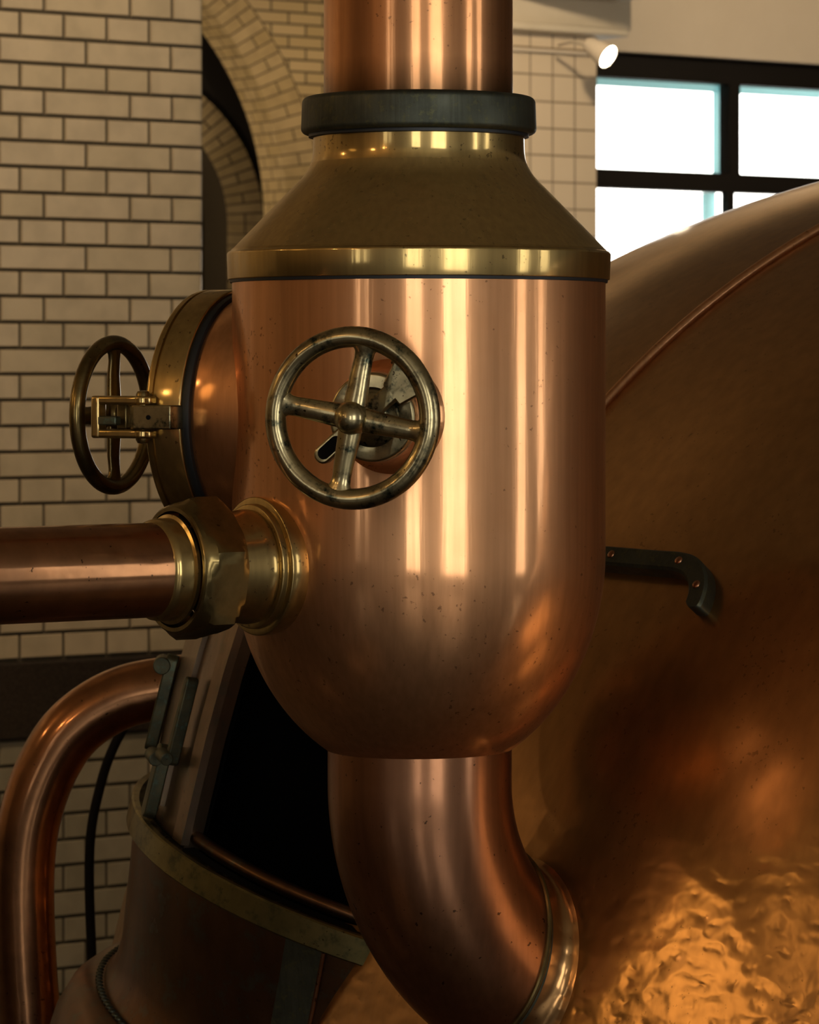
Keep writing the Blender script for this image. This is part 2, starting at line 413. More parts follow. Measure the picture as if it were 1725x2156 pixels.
# ------------------------------------------------------------------ hand wheels
def handwheel_parts(parent, c, d, R, tr, rot, m):
    x, y, z = frame(d)
    b = MB()
    n = 72
    path = [c + (x * math.cos(2 * PI * k / n) + y * math.sin(2 * PI * k / n)) * (R - tr) for k in range(n)]
    b.tube(path, tr, 20, closed=True)
    b.build('rim', m, parent, sharp=60)
    for q in range(4):
        a = rot + q * PI / 2
        u = x * math.cos(a) + y * math.sin(a); w = z.cross(u)
        s = MB(); rows = []
        L = R - tr * 1.6
        for t_, hw, ht, off in ((.008, .0120, .0068, -.001), (.016, .0120, .0066, -.001), (.026, .0114, .006, -.0005), (.045, .0104, .0055, 0), (L * .80, .0096, .0052, -.001), (L * .90, .0104, .0055, -.001), (L * .965, .0140, .006, 0), (L, .020, .006, 0)):
            rows.append([c + u * t_ + z * off + w * (math.cos(2 * PI * k / 20) * hw) + z * (math.sin(2 * PI * k / 20) * ht * (1.15 if k < 10 else .8)) for k in range(20)])
        s.grid(rows, closed_u=True)
        s.build('spoke', m, parent, sharp=70)
    h = MB()
    pr = [(.0005, -.010), (.015, -.010), (.0172, -.006), (.0172, .002)] + [(.0165 * math.cos(PI / 2 * k / 8), .004 + .0165 * math.sin(PI / 2 * k / 8)) for k in range(9)]
    h.lathe(pr, c, d, 40).build('hub', m, parent)
def stadium(l0, l1, hw, n=8):
    o = []
    for k in range(n + 1): a = -PI / 2 + PI * k / n; o.append((l1 + hw * math.cos(a), hw * math.sin(a)))
    for k in range(n + 1): a = PI / 2 + PI * k / n; o.append((l0 + hw * math.cos(a), hw * math.sin(a)))
    return o

# front hatch with its wheel
def front_hatch():
    d = V((-.30, -.954, 0)).normalized()
    hub = P(742, 880, 3.472)
    base = hub - d * .104                                   # on the vessel's skin
    t = thing('clamp_hatch', 'small round hatch with face-on brass handwheel on the front of the copper vessel', 'hatch', base)
    x, y, z = frame(d)
    # x points to picture left or right; y up
    pr = [(.058, -.016), (.051, -.006), (.0475, .002), (.0458, .012), (.0452, .030), (.040, .031)]
    MB().lathe(pr, base, d, 72).build('hatch_neck', M['copper'], t, sharp=60)
    pr = ring_prof(.030, .0445, .026, .044, .003)
    MB().lathe(pr, base, d, 72).build('clamp_ring', M['brass_worn'], t)
    pr = [(.0005, .036), (.034, .036), (.034, .040), (.026, .043), (.020, .050), (.014, .053), (.0005, .053)]
    MB().lathe(pr, base, d, 56).build('hatch_lid', M['brass_worn'], t, bevel=.001)
    MB().lathe([(.0005, .05), (.0075, .05), (.0075, .098), (.0005, .098)], base, d, 24).build('screw_stem', M['brass_dark'], t, bevel=.0008)
    ang = math.radians(41)
    right = V((1, 0, 0)) - d * d.x; right.normalize()
    up = UP
    ux = right * math.cos(ang) + up * math.sin(ang); uy = d.cross(ux)
    o = base + d * .060
    yk = MB().prism(stadium(-.056, .050, .0092), o, ux, uy, d, .011).build('yoke_bar', M['brass_worn'], t, bevel=.002)
    MB().prism(stadium(-.054, -.037, .0062), o + d * .0102, ux, uy, d, .0012).build('slot', M['inner_shade'], yk)  # black inset, the shade of the recess put into its colour
    # forked end of the yoke bending back to the ring, and its pin
    MB().prism([(.036, -.016), (.062, -.022), (.066, -.016), (.066, .016), (.062, .022), (.036, .011)], o - d * .002, ux, uy, d, .013).build('fork', M['brass_worn'], yk, bevel=.002)
    lug = o + ux * .058
    MB().box(lug - d * .018, .014, .030, .036, ux, uy, d).build('hinge_lug', M['brass_dark'], t, bevel=.002)
    MB().lathe([(.0005, -.026), (.0055, -.026), (.0055, .026), (.0005, .026)], lug - d * .008, uy, 16).build('hinge_pin', M['brass_dark'], t, bevel=.001)
    handwheel_parts(t, hub, d, .0896, .0104, math.radians(-11) if x.x > 0 else math.radians(11), M['brass_worn'])
    return t
front_hatch()

# left hatch: stub, lid, swing clamp, wheel
def side_hatch():
    d = V((-.903, .429, 0)).normalized(); zc = 1.5505
    ax = V((AX.x, AX.y, zc))
    R = .138
    t = thing('side_hatch', 'brass rimmed round hatch with swing clamp on the left flank of the copper vessel', 'hatch', ax + d * .2)
    # copper neck: swept from the vessel's skin
    x, y, z = frame(d)
    pr = [(R - .002, .13), (R - .003, .17), (R - .006, .200), (R - .010, .208), (R - .03, .2085)]
    MB().lathe(pr, ax, d, 128).build('hatch_neck', M['copper'], t, sharp=60)
    MB().lathe([(R - .03, .2055), (R - .0045, .2065), (R - .0035, .2105), (R - .0045, .2145), (R - .03, .215)], ax, d, 128).build('gasket', M['gasket'], t)
    pr = [(.09, .2145), (R - .0015, .2145)] + arc(R - .002, .2145, R, .2165, R - .002, .2165, 3) + [(R, .246), (R - .0028, .2465), (R - .0028, .2490), (R, .2495)] + \
         arc(R, .254, R - .004, .258, R - .004, .254, 4) + [(R - .02, .259), (R - .04, .264), (.05, .268), (.0005, .268)]
    MB().lathe(pr, ax, d, 128).build('lid', M['brass'], t)
    near = V((-.429, -.903, 0))                         # side of the lid that faces the camera
    # hinge block on the near edge
    hb = ax + near * (R + .004) + d * .232
    lk = MB()
    ol = [(-.0185, -.010), (.026, -.010), (.034, -.004), (.036, .004), (.034, .012), (.026, .018), (-.0185, .018)]
    lk.prism([(a, b) for a, b in ol], hb - UP * .0128, d, near, UP, .0256)
    lk.build('hinge_lug', M['brass_worn'], t, bevel=.0018)
    hp = hb + d * .0225 + near * .004
    hg = MB().lathe([(.0005, -.0285), (.006, -.0275), (.0078, -.024), (.0078, .024), (.006, .0275), (.0005, .0285)], hp, UP, 20).build('hinge_pin', M['brass_dark'], t)
    # swing clamp: two prongs and a bow
    k = MB()
    for sgn in (1, -1):
        k.box(hp + d * .020 + UP * sgn * .0178, .066, .015, .0095, d, near, UP)
        k.lathe([(.0005, -.005), (.0095, -.005), (.0095, .005), (.0005, .005)], hp + UP * sgn * .0178, UP, 24)
    k.box(hp + d * .0545, .0105, .017, .0452, d, near, UP)
    cl = k.build('swing_clamp', M['brass'], t, bevel=.0028, segs=3)
    MB().box(hp + d * .043 + near * .002 - UP * .004, .028, .012, .0095, d, near, UP).build('catch', M['verdigris'], cl, bevel=.0015)
    MB().sphere(hb + d * .008 + near * .0185, .0025, 12).build('oil_hole', M['inner_shade'], t)
    # cross bar over the lid and screw
    cb = ax + d * .287
    MB().box(cb, .014, .27, .030, d, near, UP).build('cross_bar', M['brass_dark'], t, bevel=.003)
    for s_ in (1, -1):
        MB().box(ax + near * s_ * (R - .012) + d * .272, .034, .016, .026, d, near, UP).build('bar_foot', M['brass_dark'], t, bevel=.002)
    MB().lathe([(.0005, .262), (.0085, .262), (.0085, .38), (.0005, .38)], ax, d, 24).build('screw_stem', M['brass_dark'], t)
    handwheel_parts(t, ax + d * .375, d, .0888, .0088, PI / 2, M['brass_dark'])
    return t
side_hatch()

# ------------------------------------------------------------------ union and pipe on the left
def left_pipe():
    d = V((-.82, -.572, 0)).normalized(); zc = 1.3976
    ax = V((AX.x, AX.y, zc)); s = S * .978
    t = thing('inlet_pipe', 'horizontal copper pipe at the left joined to the vessel by a big brass union nut', 'pipe', ax + d * .2)
    MB().lathe([(60 * s, 360 * S), (140 * s, 360 * S), (145 * s, 385 * S)] + arc(145 * s, 405 * S, 142 * s, 408 * S, 142 * s, 405 * S, 3) + [(131 * s, 409 * S)] + arc(130 * s, 419 * S, 127 * s, 422 * S, 127 * s, 419 * S, 3) + [(118 * s, 423 * S)], ax, d, 128).build('vessel_flange', M['brass'], t)
    MB().lathe([(110 * s, 418 * S), (119 * s, 424 * S), (120 * s, 434 * S), (117 * s, 452 * S), (112 * s, 470 * S), (110 * s, 505 * S), (108 * s, 520 * S)], ax, d, 96).build('union_boss', M['brass'], t, sharp=50)
    # hexagon nut: chamfered
    x, y, z = frame(d)
    nb = MB(); rot = math.radians(15)
    n = 72; rows = []
    Rf = 134 * s
    cam_ang = math.atan2((V((.572, -.82, 0))).dot(y), (V((.572, -.82, 0))).dot(x))
    up_sgn = 1
    def hexr(a):
        q = (a - cam_ang + PI / 6 + 10 * PI) % (PI / 3) - PI / 6
        return Rf / math.cos(q)
    # tip the flat a little downwards
    tip = rot if (x * math.cos(cam_ang + .1) + y * math.sin(cam_ang + .1)).z < 0 else -rot
    for h, cap in ((506, 126), (506, 137), (516, 147), (524, 160), (572, 160), (582, 148), (594, 137), (602, 132), (605, 128), (605, 120)):
        row = []
        for k in range(n):
            a = 2 * PI * k / n + cam_ang + tip
            r = min(hexr(a - tip), cap * s)
            row.append(ax + z * (h * S) + (x * math.cos(a) + y * math.sin(a)) * r)
        rows.append(row)
    vs = nb.grid(rows, closed_u=True)
    nb.build('union_nut', M['brass_dark'], t, sharp=22)
    MB().lathe([(100 * s, 604 * S), (112 * s, 604 * S), (113 * s, 612 * S), (106 * s, 615 * S), (105 * s, 640 * S), (103 * s, 650 * S), (97 * s, 655 * S)], ax, d, 96).build('pipe_collar', M['brass'], t, sharp=40)
    r = 97 * s
    p0 = ax + d * (600 * S); p1 = ax + d * 2.2
    path = [p0.lerp(p1, k / 12) for k in range(13)]
    for k in range(1, 13):
        a = PI / 2 * k / 12; path.append(p1 + d * (.16 * math.sin(a)) - UP * (.16 * (1 - math.cos(a))))
    e = path[-1]; path += [V((e.x, e.y, e.z * q)) for q in (.66, .33, .0)]
    MB().tube(path, r, 64).build('pipe', M['copper_pipe'], t, sharp=60)
    return t
left_pipe()

# ------------------------------------------------------------------ the big kettle
# hood frame
HD = 4.45
HC = P(967, 1828.6, HD); HN = V((.253, -.128, 1)).normalized(); HR = .414
e_cam = (V((0, -1, 0)) - HN * V((0, -1, 0)).dot(HN)).normalized()
e_left = HN.cross(e_cam)
if e_left.x > 0: e_left = -e_left
def HP(th, r, s): return HC + HN * s + (e_cam * math.cos(th) + e_left * math.sin(th)) * r

kettle = thing('brew_kettle', 'huge dull copper kettle dome filling the right side behind the vessel', 'kettle', (KX, KY, 0))
def build_kettle():
    b = MB()
    NA, NZ = 420, 150
    prof = []
    for k in range(NZ + 1):
        t = PI / 2 * (k / NZ)
        prof.append((KA * max(0, math.cos(t)) ** (2 / KP), KZ + KC * math.sin(t) ** (2 / KP)))
    # resample evenly
    L = [0]
    for i in range(1, len(prof)): L.append(L[-1] + math.hypot(prof[i][0] - prof[i - 1][0], prof[i][1] - prof[i - 1][1]))
    fine = []
    for k in range(NZ + 1):
        s = L[-1] * k / NZ; i = 1
        while i < len(L) - 1 and L[i] < s: i += 1
        f = (s - L[i - 1]) / max(1e-9, L[i] - L[i - 1])
        zz = prof[i - 1][1] + (prof[i][1] - prof[i - 1][1]) * f
        fine.append((KA * max(0, 1 - min(1, (zz - KZ) / KC) ** KP) ** (1 / KP), zz))
    fine = [q for q in fine if q[1] > .02]; fine = [(fine[0][0], 0)] + fine
    b.lathe(fine, V((KX, KY, 0)), UP, NA)
    dead = []
    for f in b.bm.faces:
        q = f.calc_center_median() - HC
        s = q.dot(HN); r = (q - HN * s); l = r.dot(e_left)
        if r.length < HR - .035 and l > .04 and -.06 < s < .31 and q.y + HC.y < 5.2: dead.append(f)
    bmesh.ops.delete(b.bm, geom=dead, context='FACES')
    b.build('dome', M['copper_kettle'], kettle, sharp=80)
    # raised seam along a meridian
    az = math.radians(-148.6)
    mer = [p + knorm(p) * .004 for p in kmer(az, 220) if 1.0 < p.z < 1.962]
    MB().tube(mer, .0062, 14).build('seam_bead', M['copper'], kettle)
    # flat bar riveted to the dome, its end turned down
    px = [(1190, 1178), (1250, 1183), (1320, 1189), (1390, 1195), (1440, 1199), (1468, 1208), (1484, 1228), (1487, 1255), (1480, 1282), (1472, 1296)]
    pts = smooth([khit(*q) for q in px], 6)
    rows = []
    for i, p in enumerate(pts):
        n = knorm(p); tg = (pts[min(i + 1, len(pts) - 1)] - pts[max(i - 1, 0)]).normalized(); w = n.cross(tg).normalized()
        hw = .0125
        if i > len(pts) - 6: hw = .0125 * math.sqrt(max(.02, 1 - ((i - len(pts) + 6) / 5.2) ** 2))
        rows.append([p + w * hw - n * .004, p + w * hw + n * .016, p + w * (hw - .003) + n * .019, p - w * (hw - .003) + n * .019, p - w * hw + n * .016, p - w * hw - n * .004])
    br = MB(); vs = br.grid(rows, closed_u=True); br.bm.faces.new(vs[0]); br.bm.faces.new(vs[-1])
    bar = br.build('side_bar', M['bronze'], kettle, sharp=40)
    for q in ((1308, 1187), (1449, 1200), (1486, 1250)):
        p = khit(*q); n = knorm(p)
        MB().sphere(p + n * .019, .0052, 16, n, .45).build('rivet', M['copper_dark'], bar)
build_kettle()

# ------------------------------------------------------------------ manway hood on the kettle's flank
def build_hood():
    t = thing('manway_hood', 'old copper manway hood with open black mouth behind the vessel and its elbow', 'hood', HP(0, 0, -.5))
    T0, T1 = math.radians(58), math.radians(212)
    # drum wall
    n = 120
    def ringpts(r, s, a0=math.radians(-40), a1=math.radians(212), m=n): return [HP(a0 + (a1 - a0) * k / m, r, s) for k in range(m + 1)]
    prof = [(HR - .004, .0), (HR - .004, -.03), (HR - .012, -.08), (HR - .020, -.14), (HR - .026, -.185), (HR - .024, -.215), (HR - .014, -.240)]
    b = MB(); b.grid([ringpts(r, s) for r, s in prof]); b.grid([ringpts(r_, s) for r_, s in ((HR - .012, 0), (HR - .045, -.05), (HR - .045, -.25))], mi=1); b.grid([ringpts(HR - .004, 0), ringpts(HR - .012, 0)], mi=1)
    drum = b.build('drum', [M['copper_old'], M['inner_shade']], t, sharp=60)
    # brass band round the top of the drum
    w = .033
    pr = [(HR - .004, -w), (HR + .003, -w), (HR + .005, -w + .002), (HR + .005, -.002), (HR + .003, 0), (HR - .012, 0)]
    b = MB(); b.grid([ringpts(r, s) for r, s in pr]); b.build('brass_band', M['brass_green'], t, sharp=40)
    # rolled lip inside the band
    lip = [HP(math.radians(-40 + 252 * k / 140), HR - .034, .010) for k in range(141)]
    MB().tube(lip, .0085, 14).build('mouth_lip', M['copper_old'], t)
    b = MB(); b.grid([ringpts(HR - .006, -.006), ringpts(HR - .034, -.002)]); b.build('gutter', M['inner_shade'], t)
    # riveted lap strap on the drum
    b = MB(); a0, a1 = math.radians(20.5), math.radians(27.5)
    b.grid([[HP(a0 + (a1 - a0) * k / 8, r + .003, s) for k in range(9)] for r, s in [(HR - .004, -.034)] + prof[2:]])
    b.build('lap_strap', M['bronze'], t, sharp=60)
    b = MB(); b.tube([HP(a0, r + .003, s) for r, s in [(HR - .004, -.034)] + prof[2:]], .0025, 10); b.build('strap_edge', M['copper_dark'], t)
    # rolled foot of the drum
    foot = [HP(math.radians(-40 + 252 * k / 140), HR - .014, -.245) for k in range(141)]
    MB().tube(foot, .010, 14).build('foot_roll', M['copper_old'], t)
    # shoulder skirt below, riveted
    sk = [(HR - .035, -.245), (HR - .012, -.236), (HR + .008, -.243), (HR + .024, -.262), (HR + .034, -.295), (HR + .038, -.35), (HR + .038, -.50), (HR + .038, -.70)]
    b = MB(); b.grid([ringpts(r, s, math.radians(20), math.radians(190)) for r, s in sk])
    skirt = b.build('shoulder_skirt', M['copper_old'], t, sharp=60)
    for k in range(40):
        th = math.radians(40 + 70 * k / 39)
        MB().sphere(HP(th, HR - .010, -.2365), .0052, 10, HN, .6).build('rivet', M['bronze'], skirt)
    # hood shell with its mouth cut out
    hp = [(HR - .020, -.004), (HR - .019, .06), (HR - .018, .14), (HR - .020, .22), (HR - .026, .30), (HR - .05, .37), (HR - .10, .42), (HR - .20, .445), (.0005, .455)]
    m = 80
    def shell(off): return [[HP(T0 + (T1 - T0) * k / m, max(r - off, .0004), s - off * .4) for k in range(m + 1)] for r, s in hp]
    b = MB(); so, si = shell(0), shell(.022)
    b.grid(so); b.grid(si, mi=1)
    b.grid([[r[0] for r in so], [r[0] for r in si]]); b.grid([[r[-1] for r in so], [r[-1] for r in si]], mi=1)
    b.build('hood_shell', [M['hood_skin'], M['inner_shade']], t, sharp=45)
    # added black sheet: shade inside the mouth put into its colour
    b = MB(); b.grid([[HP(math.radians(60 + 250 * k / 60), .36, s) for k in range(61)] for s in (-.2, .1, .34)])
    b.build('mouth_shade', M['inner_shade'], t)
    # frame strip along the mouth's edge: a folded moulding
    def strip(th0, th1, off, s0, s1, m_, name, nn=14):
        rows = []
        for k in range(nn + 1):
            s = s0 + (s1 - s0) * k / nn
            for i in range(len(hp) - 1):
                if hp[i][1] <= s <= hp[i + 1][1]:
                    f = (s - hp[i][1]) / (hp[i + 1][1] - hp[i][1]); r = hp[i][0] + (hp[i + 1][0] - hp[i][0]) * f; break
            rows.append([HP(th0, r - .004, s), HP(th0 + .004, r + off, s), HP(th1 - .004, r + off, s), HP(th1, r - .004, s)])
        b = MB(); b.grid(rows); return b.build(name, m_, t, sharp=40)
    strip(math.radians(57.5), math.radians(61.5), .006, .0, .30, M['hood_skin'], 'mouth_moulding')
    strip(math.radians(70), math.radians(90), .006, .02, .30, M['hood_skin'], 'cover_panel')
    # hinge straps and latch, crusted green
    def fitting(th, s0, s1, w_, name, knobs):
        rr = HR - .012
        up = (HP(th, rr, s1) - HP(th, rr, s0)).normalized(); out = (HP(th, rr + 1, s0) - HP(th, rr, s0)).normalized(); side = up.cross(out)
        b = MB(); L_ = (HP(th, rr, s1) - HP(th, rr, s0)).length
        b.prism(stadium(.0, L_, w_), HP(th, rr, s0), up, side, out, .016)
        o = b.build(name, M['verdigris'], t, bevel=.002)
        for q, r_ in knobs:
            p = HP(th, rr + .016, s0 + (s1 - s0) * q)
            MB().lathe([(.0005, -.012), (r_, -.012), (r_, .012), (.0005, .012)], p + out * .003, side, 16).build('knuckle', M['verdigris'], o, bevel=.001)
        return o
    fitting(math.radians(66), .085, .185, .0055, 'hinge_strap', ((.04, .008),))
    fitting(math.radians(71), .012, .085, .010, 'latch_plate', ((.9, .009),))
    fitting(math.radians(90), .06, .165, .010, 'back_hinge', ((.95, .011),))
    return t
build_hood()

# ------------------------------------------------------------------ bent pipe and thin rod at lower left
pts = [P(640, 1428, 4.75), P(520, 1432, 4.82), P(430, 1440, 4.85), P(352, 1448, 4.85), P(270, 1464, 4.85), P(200, 1498, 4.85), P(144, 1546, 4.85), P(103, 1610, 4.85), P(74, 1682, 4.85), P(56, 1760, 4.85), P(49, 1850, 4.85), P(50, 1950, 4.85), P(55, 2050, 4.85), P(62, 2156, 4.85)]
pts += [V((pts[-1].x + .004, 4.85, z)) for z in (.55, .3, .0)]
tag(MB().tube(smooth(pts, 6), .0425, 48).build('bent_pipe', M['copper_pipe'], sharp=60), 'copper pipe bending down at the lower left in front of the tiled wall', 'pipe')
pts = [P(300, 1480, 5.6), P(262, 1530, 5.6), P(228, 1600, 5.6), P(205, 1680, 5.6), P(192, 1750, 5.6), P(188, 1830, 5.6), P(190, 1930, 5.6), P(193, 2010, 5.6)]
pts += [V((pts[-1].x, 5.6, z)) for z in (.6, .3, .0)]
tag(MB().tube(smooth(pts, 6), 0.0078, 14).build('thin_rod', M['black_paint'], sharp=60), 'thin black rod curving down behind the bent copper pipe', 'rod')

# ------------------------------------------------------------------ the room; a runs along the walls, b away from the camera
W_ = V((.82, .572, 0)).normalized(); Vv = V((-W_.y, W_.x, 0)); O = V((AX.x, AX.y, 0))
def RP(a, b, z=0): return O + W_ * a + Vv * b + UP * z
def ray(px, py, b):                         # pixel -> (a, z) on the plane at depth b
    k = (px - 862.5) / F; j = (HOR - py) / F
    # point = (k*y, y): (x-O.x, y-O.y).Vv = b
    y = (b + O.dot(Vv)) / (k * Vv.x + Vv.y)
    p = V((k * y, y, 0)) - O
    return p.dot(W_), CZ + j * y
CEIL = 3.8
A0, A1, B0, B1 = -8.0, 10.5, -5.6, 12.1
# floor and ceiling
AE = ray(1170, 300, 8.73)[0]                 # where the window wall meets the far wing
fl = MB().box(RP((A0 + A1) / 2, (B0 + 9.2) / 2 - .2, -.05), A1 - A0 + 1, 9.2 - B0 + .4, .1, W_, Vv); AF = ray(1190, 300, 12.3)[0]; fl.box(RP((A0 + AF) / 2, 12.6, -.05), AF - A0 + .1, 6.8, .1, W_, Vv); fl.build('floor', M['floor'], kind='structure')
ce = MB().box(RP((A0 + A1) / 2, (B0 + 9.2) / 2 - .2, CEIL + .05), A1 - A0 + 1, 9.2 - B0 + .4, .1, W_, Vv); ce.box(RP((A0 + AF) / 2, 12.6, CEIL + .05), AF - A0 + .1, 6.8, .1, W_, Vv); ce.build('ceiling', M['ceiling_plaster'], kind='structure')

# tiled wall at the left
def tiled_wall():
    b = MB(); bb = 4.42; ac = 2.45; hd, ch, j = .1197, .0622, .0072
    zt = 2.4618
    rad = .018
    # grout body
    b.box(RP((A0 + ac) / 2 - .002, bb + .30 + .003, CEIL / 2), ac - A0 - .004, .6, CEIL, W_, Vv, UP, mi=1)
    def tile(a0, a1, z0, z1):
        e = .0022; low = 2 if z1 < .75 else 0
        front = [(a0 + e, z0 + e), (a1 - e, z0 + e), (a1 - e, z1 - e), (a0 + e, z1 - e)]
        outer = [(a0, z0), (a1, z0), (a1, z1), (a0, z1)]
        f = [b.bm.verts.new(RP(a, bb - .0030, z)) for a, z in front]; o = [b.bm.verts.new(RP(a, bb + .0035, z)) for a, z in outer]
        b.bm.faces.new(f).material_index = low
        for i in range(4): b.bm.faces.new((f[i], f[(i + 1) % 4], o[(i + 1) % 4], o[i])).material_index = low
    def corner(a0, z0, z1):
        prof = [(a0, .0035), (a0 + .0022, -.003), (ac - rad, -.003)] + [(ac - rad + rad * math.sin(q), -.003 + rad * (1 - math.cos(q))) for q in [PI / 2 * k / 8 for k in range(1, 9)]] + [(ac, .12), (ac, .2)]
        rows = [[RP(a, bb + dp + (.003 if e else 0), z) for a, dp in prof] for z, e in ((z0, 1), (z0 + .002, 0), (z1 - .002, 0), (z1, 1))]
        b.grid(rows)
    row = 0
    z = zt
    def course(kind, z0, z1):
        if kind == 'H': first, seq = 1.32, [1]
        elif kind == 'B': first, seq = .80, [2]
        else: first, seq = .77, [1, 2]
        a = ac - first * hd
        corner(a + j / 2, z0, z1)
        i = 0
        while a > -5.5:
            w = seq[i % len(seq)] * hd; tile(a - w + j / 2, a - j / 2, z0, z1); a -= w; i += 1
    order = ['H', 'B', 'H', 'C']
    k = 0
    while zt - k * ch > .92:
        z1 = zt - k * ch; z0 = z1 - ch
        course(order[k % 4], max(z0 + j / 2, .902), z1 - j / 2); k += 1
    for k in range(1, 22):
        z0 = zt + (k - 1) * ch
        course(order[(-k) % 4], z0 + j / 2, z0 + ch - j / 2)
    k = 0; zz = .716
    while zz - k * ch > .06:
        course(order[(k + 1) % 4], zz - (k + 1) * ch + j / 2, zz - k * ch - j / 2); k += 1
    b.build('wall_left', [M['tile'], M['grout'], M['tile_shaded']], sharp=30, kind='structure')
    MB().box(RP((A0 + ac) / 2 + .006, bb + .25, .809), ac - A0 + .012, .53, .184, W_, Vv).build('trim_1', M['granite'], kind='structure', bevel=.006)
tiled_wall()

# arch wall far behind
def arch_wall():
    bb = 12.08; AM = ray(1180, 300, 12.08)[0]
    def conv(cx, cy, R, b_):
        a0, z0 = ray(cx + R, cy, b_); a1, _ = ray(cx + R - 200, cy, b_)
        _, zt = ray(cx + R - 200, cy - 300, b_)
        sa = (a0 - a1) / 200; _, zz = ray(cx + R - 100, cy, b_); _, z2 = ray(cx + R - 100, cy - 100, b_); sz = (z2 - zz) / 100
        return a0 - R * sa, z0, R * sa, R * sz
    ac, zc, ra, rz = conv(-26, 450, 630, bb)
    sca = ra / 630; scz = rz / 630
    ro = (ra + 75 * sca, rz + 75 * scz)
    def ep(t, r, b_): return RP(ac + r[0] * math.cos(t), b_, zc + r[1] * math.sin(t))
    b = MB()
    # face outside the ring
    n = 60; rows = []; uvs = []
    for k in range(n + 1):
        t = PI / 2 * k / n
        ia, iz = ac + ro[0] * math.cos(t), zc + ro[1] * math.sin(t)
        oa, oz = ac + 5.5 * math.cos(t) * 1.4, zc + 4.5 * math.sin(t) * 1.4
        row, uv = [], []
        for q in range(9):
            a, z = min(AM, ia + (oa - ia) * q / 8), iz + (oz - iz) * q / 8
            row.append(RP(a, bb, z)); uv.append((a, z))
        rows.append(row); uvs.append(uv)
    b.grid(rows, uvs=uvs)
    oa, ob = ac + ro[0], AM
    b.face([RP(oa, bb, 0), RP(ob, bb, 0), RP(ob, bb, zc), RP(oa, bb, zc)], uv=[(oa, 0), (ob, 0), (ob, zc), (oa, zc)])
    # core behind ring and soffit
    n = 48
    b.grid([[ep(PI / 2 * k / n, (ra + .004, rz + .004), bb + .22) for k in range(n + 1)], [ep(PI / 2 * k / n, (ra + .004, rz + .004), bb + .004) for k in range(n + 1)], [ep(PI / 2 * k / n, ro, bb + .004) for k in range(n + 1)]], mi=1)
    b.grid([[RP(ac + ra + .004, bb + .22, z), RP(ac + ra + .004, bb + .004, z), RP(ac + ro[0], bb + .004, z)] for z in (0, zc)], mi=1)
    def vous(t0, t1, f0, f1, face=True, b0=0, b1=0):
        r0 = (ra + (ro[0] - ra) * f0, rz + (ro[1] - rz) * f0); r1 = (ra + (ro[0] - ra) * f1, rz + (ro[1] - rz) * f1)
        if face: b.face([ep(t0, r0, bb), ep(t0, r1, bb), ep(t1, r1, bb), ep(t1, r0, bb)], mi=2)
        else: b.face([ep(t0, (ra, rz), bb + b0), ep(t1, (ra, rz), bb + b0), ep(t1, (ra, rz), bb + b1), ep(t0, (ra, rz), bb + b1)], mi=2)
    N = 40
    for i in range(N):
        t0 = PI / 2 * i / N + .0022; t1 = PI / 2 * (i + 1) / N - .0022
        if i % 2: vous(t0, t1, .0, .97)
        else: vous(t0, t1, .0, .47); vous(t0, t1, .51, .97)
        if i % 2: vous(t0, t1, 0, 0, False, 0, .11); vous(t0, t1, 0, 0, False, .117, .22)
        else: vous(t0, t1, 0, 0, False, 0, .05); vous(t0, t1, 0, 0, False, .057, .165); vous(t0, t1, 0, 0, False, .172, .22)
    z = zc; i = 0
    while z > .1:
        z0, z1 = z - .054, z
        for f0, f1 in (((0, .97),) if i % 2 else ((0, .47), (.51, .97))):
            b.face([RP(ac + ra + (ro[0] - ra) * f0, bb, z0), RP(ac + ra + (ro[0] - ra) * f1, bb, z0), RP(ac + ra + (ro[0] - ra) * f1, bb, z1), RP(ac + ra + (ro[0] - ra) * f0, bb, z1)], mi=2)
        for d0, d1 in (((0, .11), (.117, .22)) if i % 2 else ((0, .05), (.057, .165), (.172, .22))):
            b.face([RP(ac + ra, bb + d0, z0), RP(ac + ra, bb + d0, z1), RP(ac + ra, bb + d1, z1), RP(ac + ra, bb + d1, z0)], mi=2)
        z -= .06; i += 1
    b.build('wall_back', [M['archwall'], M['grout'], M['archbrick']], sharp=30, kind='structure')
    # inner arch in the dark niche behind
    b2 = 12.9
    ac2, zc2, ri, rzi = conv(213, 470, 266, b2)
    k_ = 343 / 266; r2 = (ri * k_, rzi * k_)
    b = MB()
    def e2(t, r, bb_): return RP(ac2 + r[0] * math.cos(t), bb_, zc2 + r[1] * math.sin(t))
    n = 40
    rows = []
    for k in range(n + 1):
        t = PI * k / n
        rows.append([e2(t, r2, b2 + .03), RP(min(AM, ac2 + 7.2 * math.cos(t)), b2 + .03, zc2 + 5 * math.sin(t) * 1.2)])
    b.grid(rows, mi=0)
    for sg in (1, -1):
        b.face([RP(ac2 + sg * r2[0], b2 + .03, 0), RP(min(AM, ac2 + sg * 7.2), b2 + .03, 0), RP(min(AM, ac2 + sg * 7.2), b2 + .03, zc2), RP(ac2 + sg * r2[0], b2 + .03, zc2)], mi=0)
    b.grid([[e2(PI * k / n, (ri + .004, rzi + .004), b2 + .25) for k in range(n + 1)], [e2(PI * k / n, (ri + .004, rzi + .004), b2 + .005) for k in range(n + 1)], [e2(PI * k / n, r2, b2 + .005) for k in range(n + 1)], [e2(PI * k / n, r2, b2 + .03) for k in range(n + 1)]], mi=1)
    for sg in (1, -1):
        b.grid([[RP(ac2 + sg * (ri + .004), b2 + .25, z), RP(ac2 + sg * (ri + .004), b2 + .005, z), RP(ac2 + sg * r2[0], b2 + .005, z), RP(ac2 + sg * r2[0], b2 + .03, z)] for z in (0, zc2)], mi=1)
    N = 44
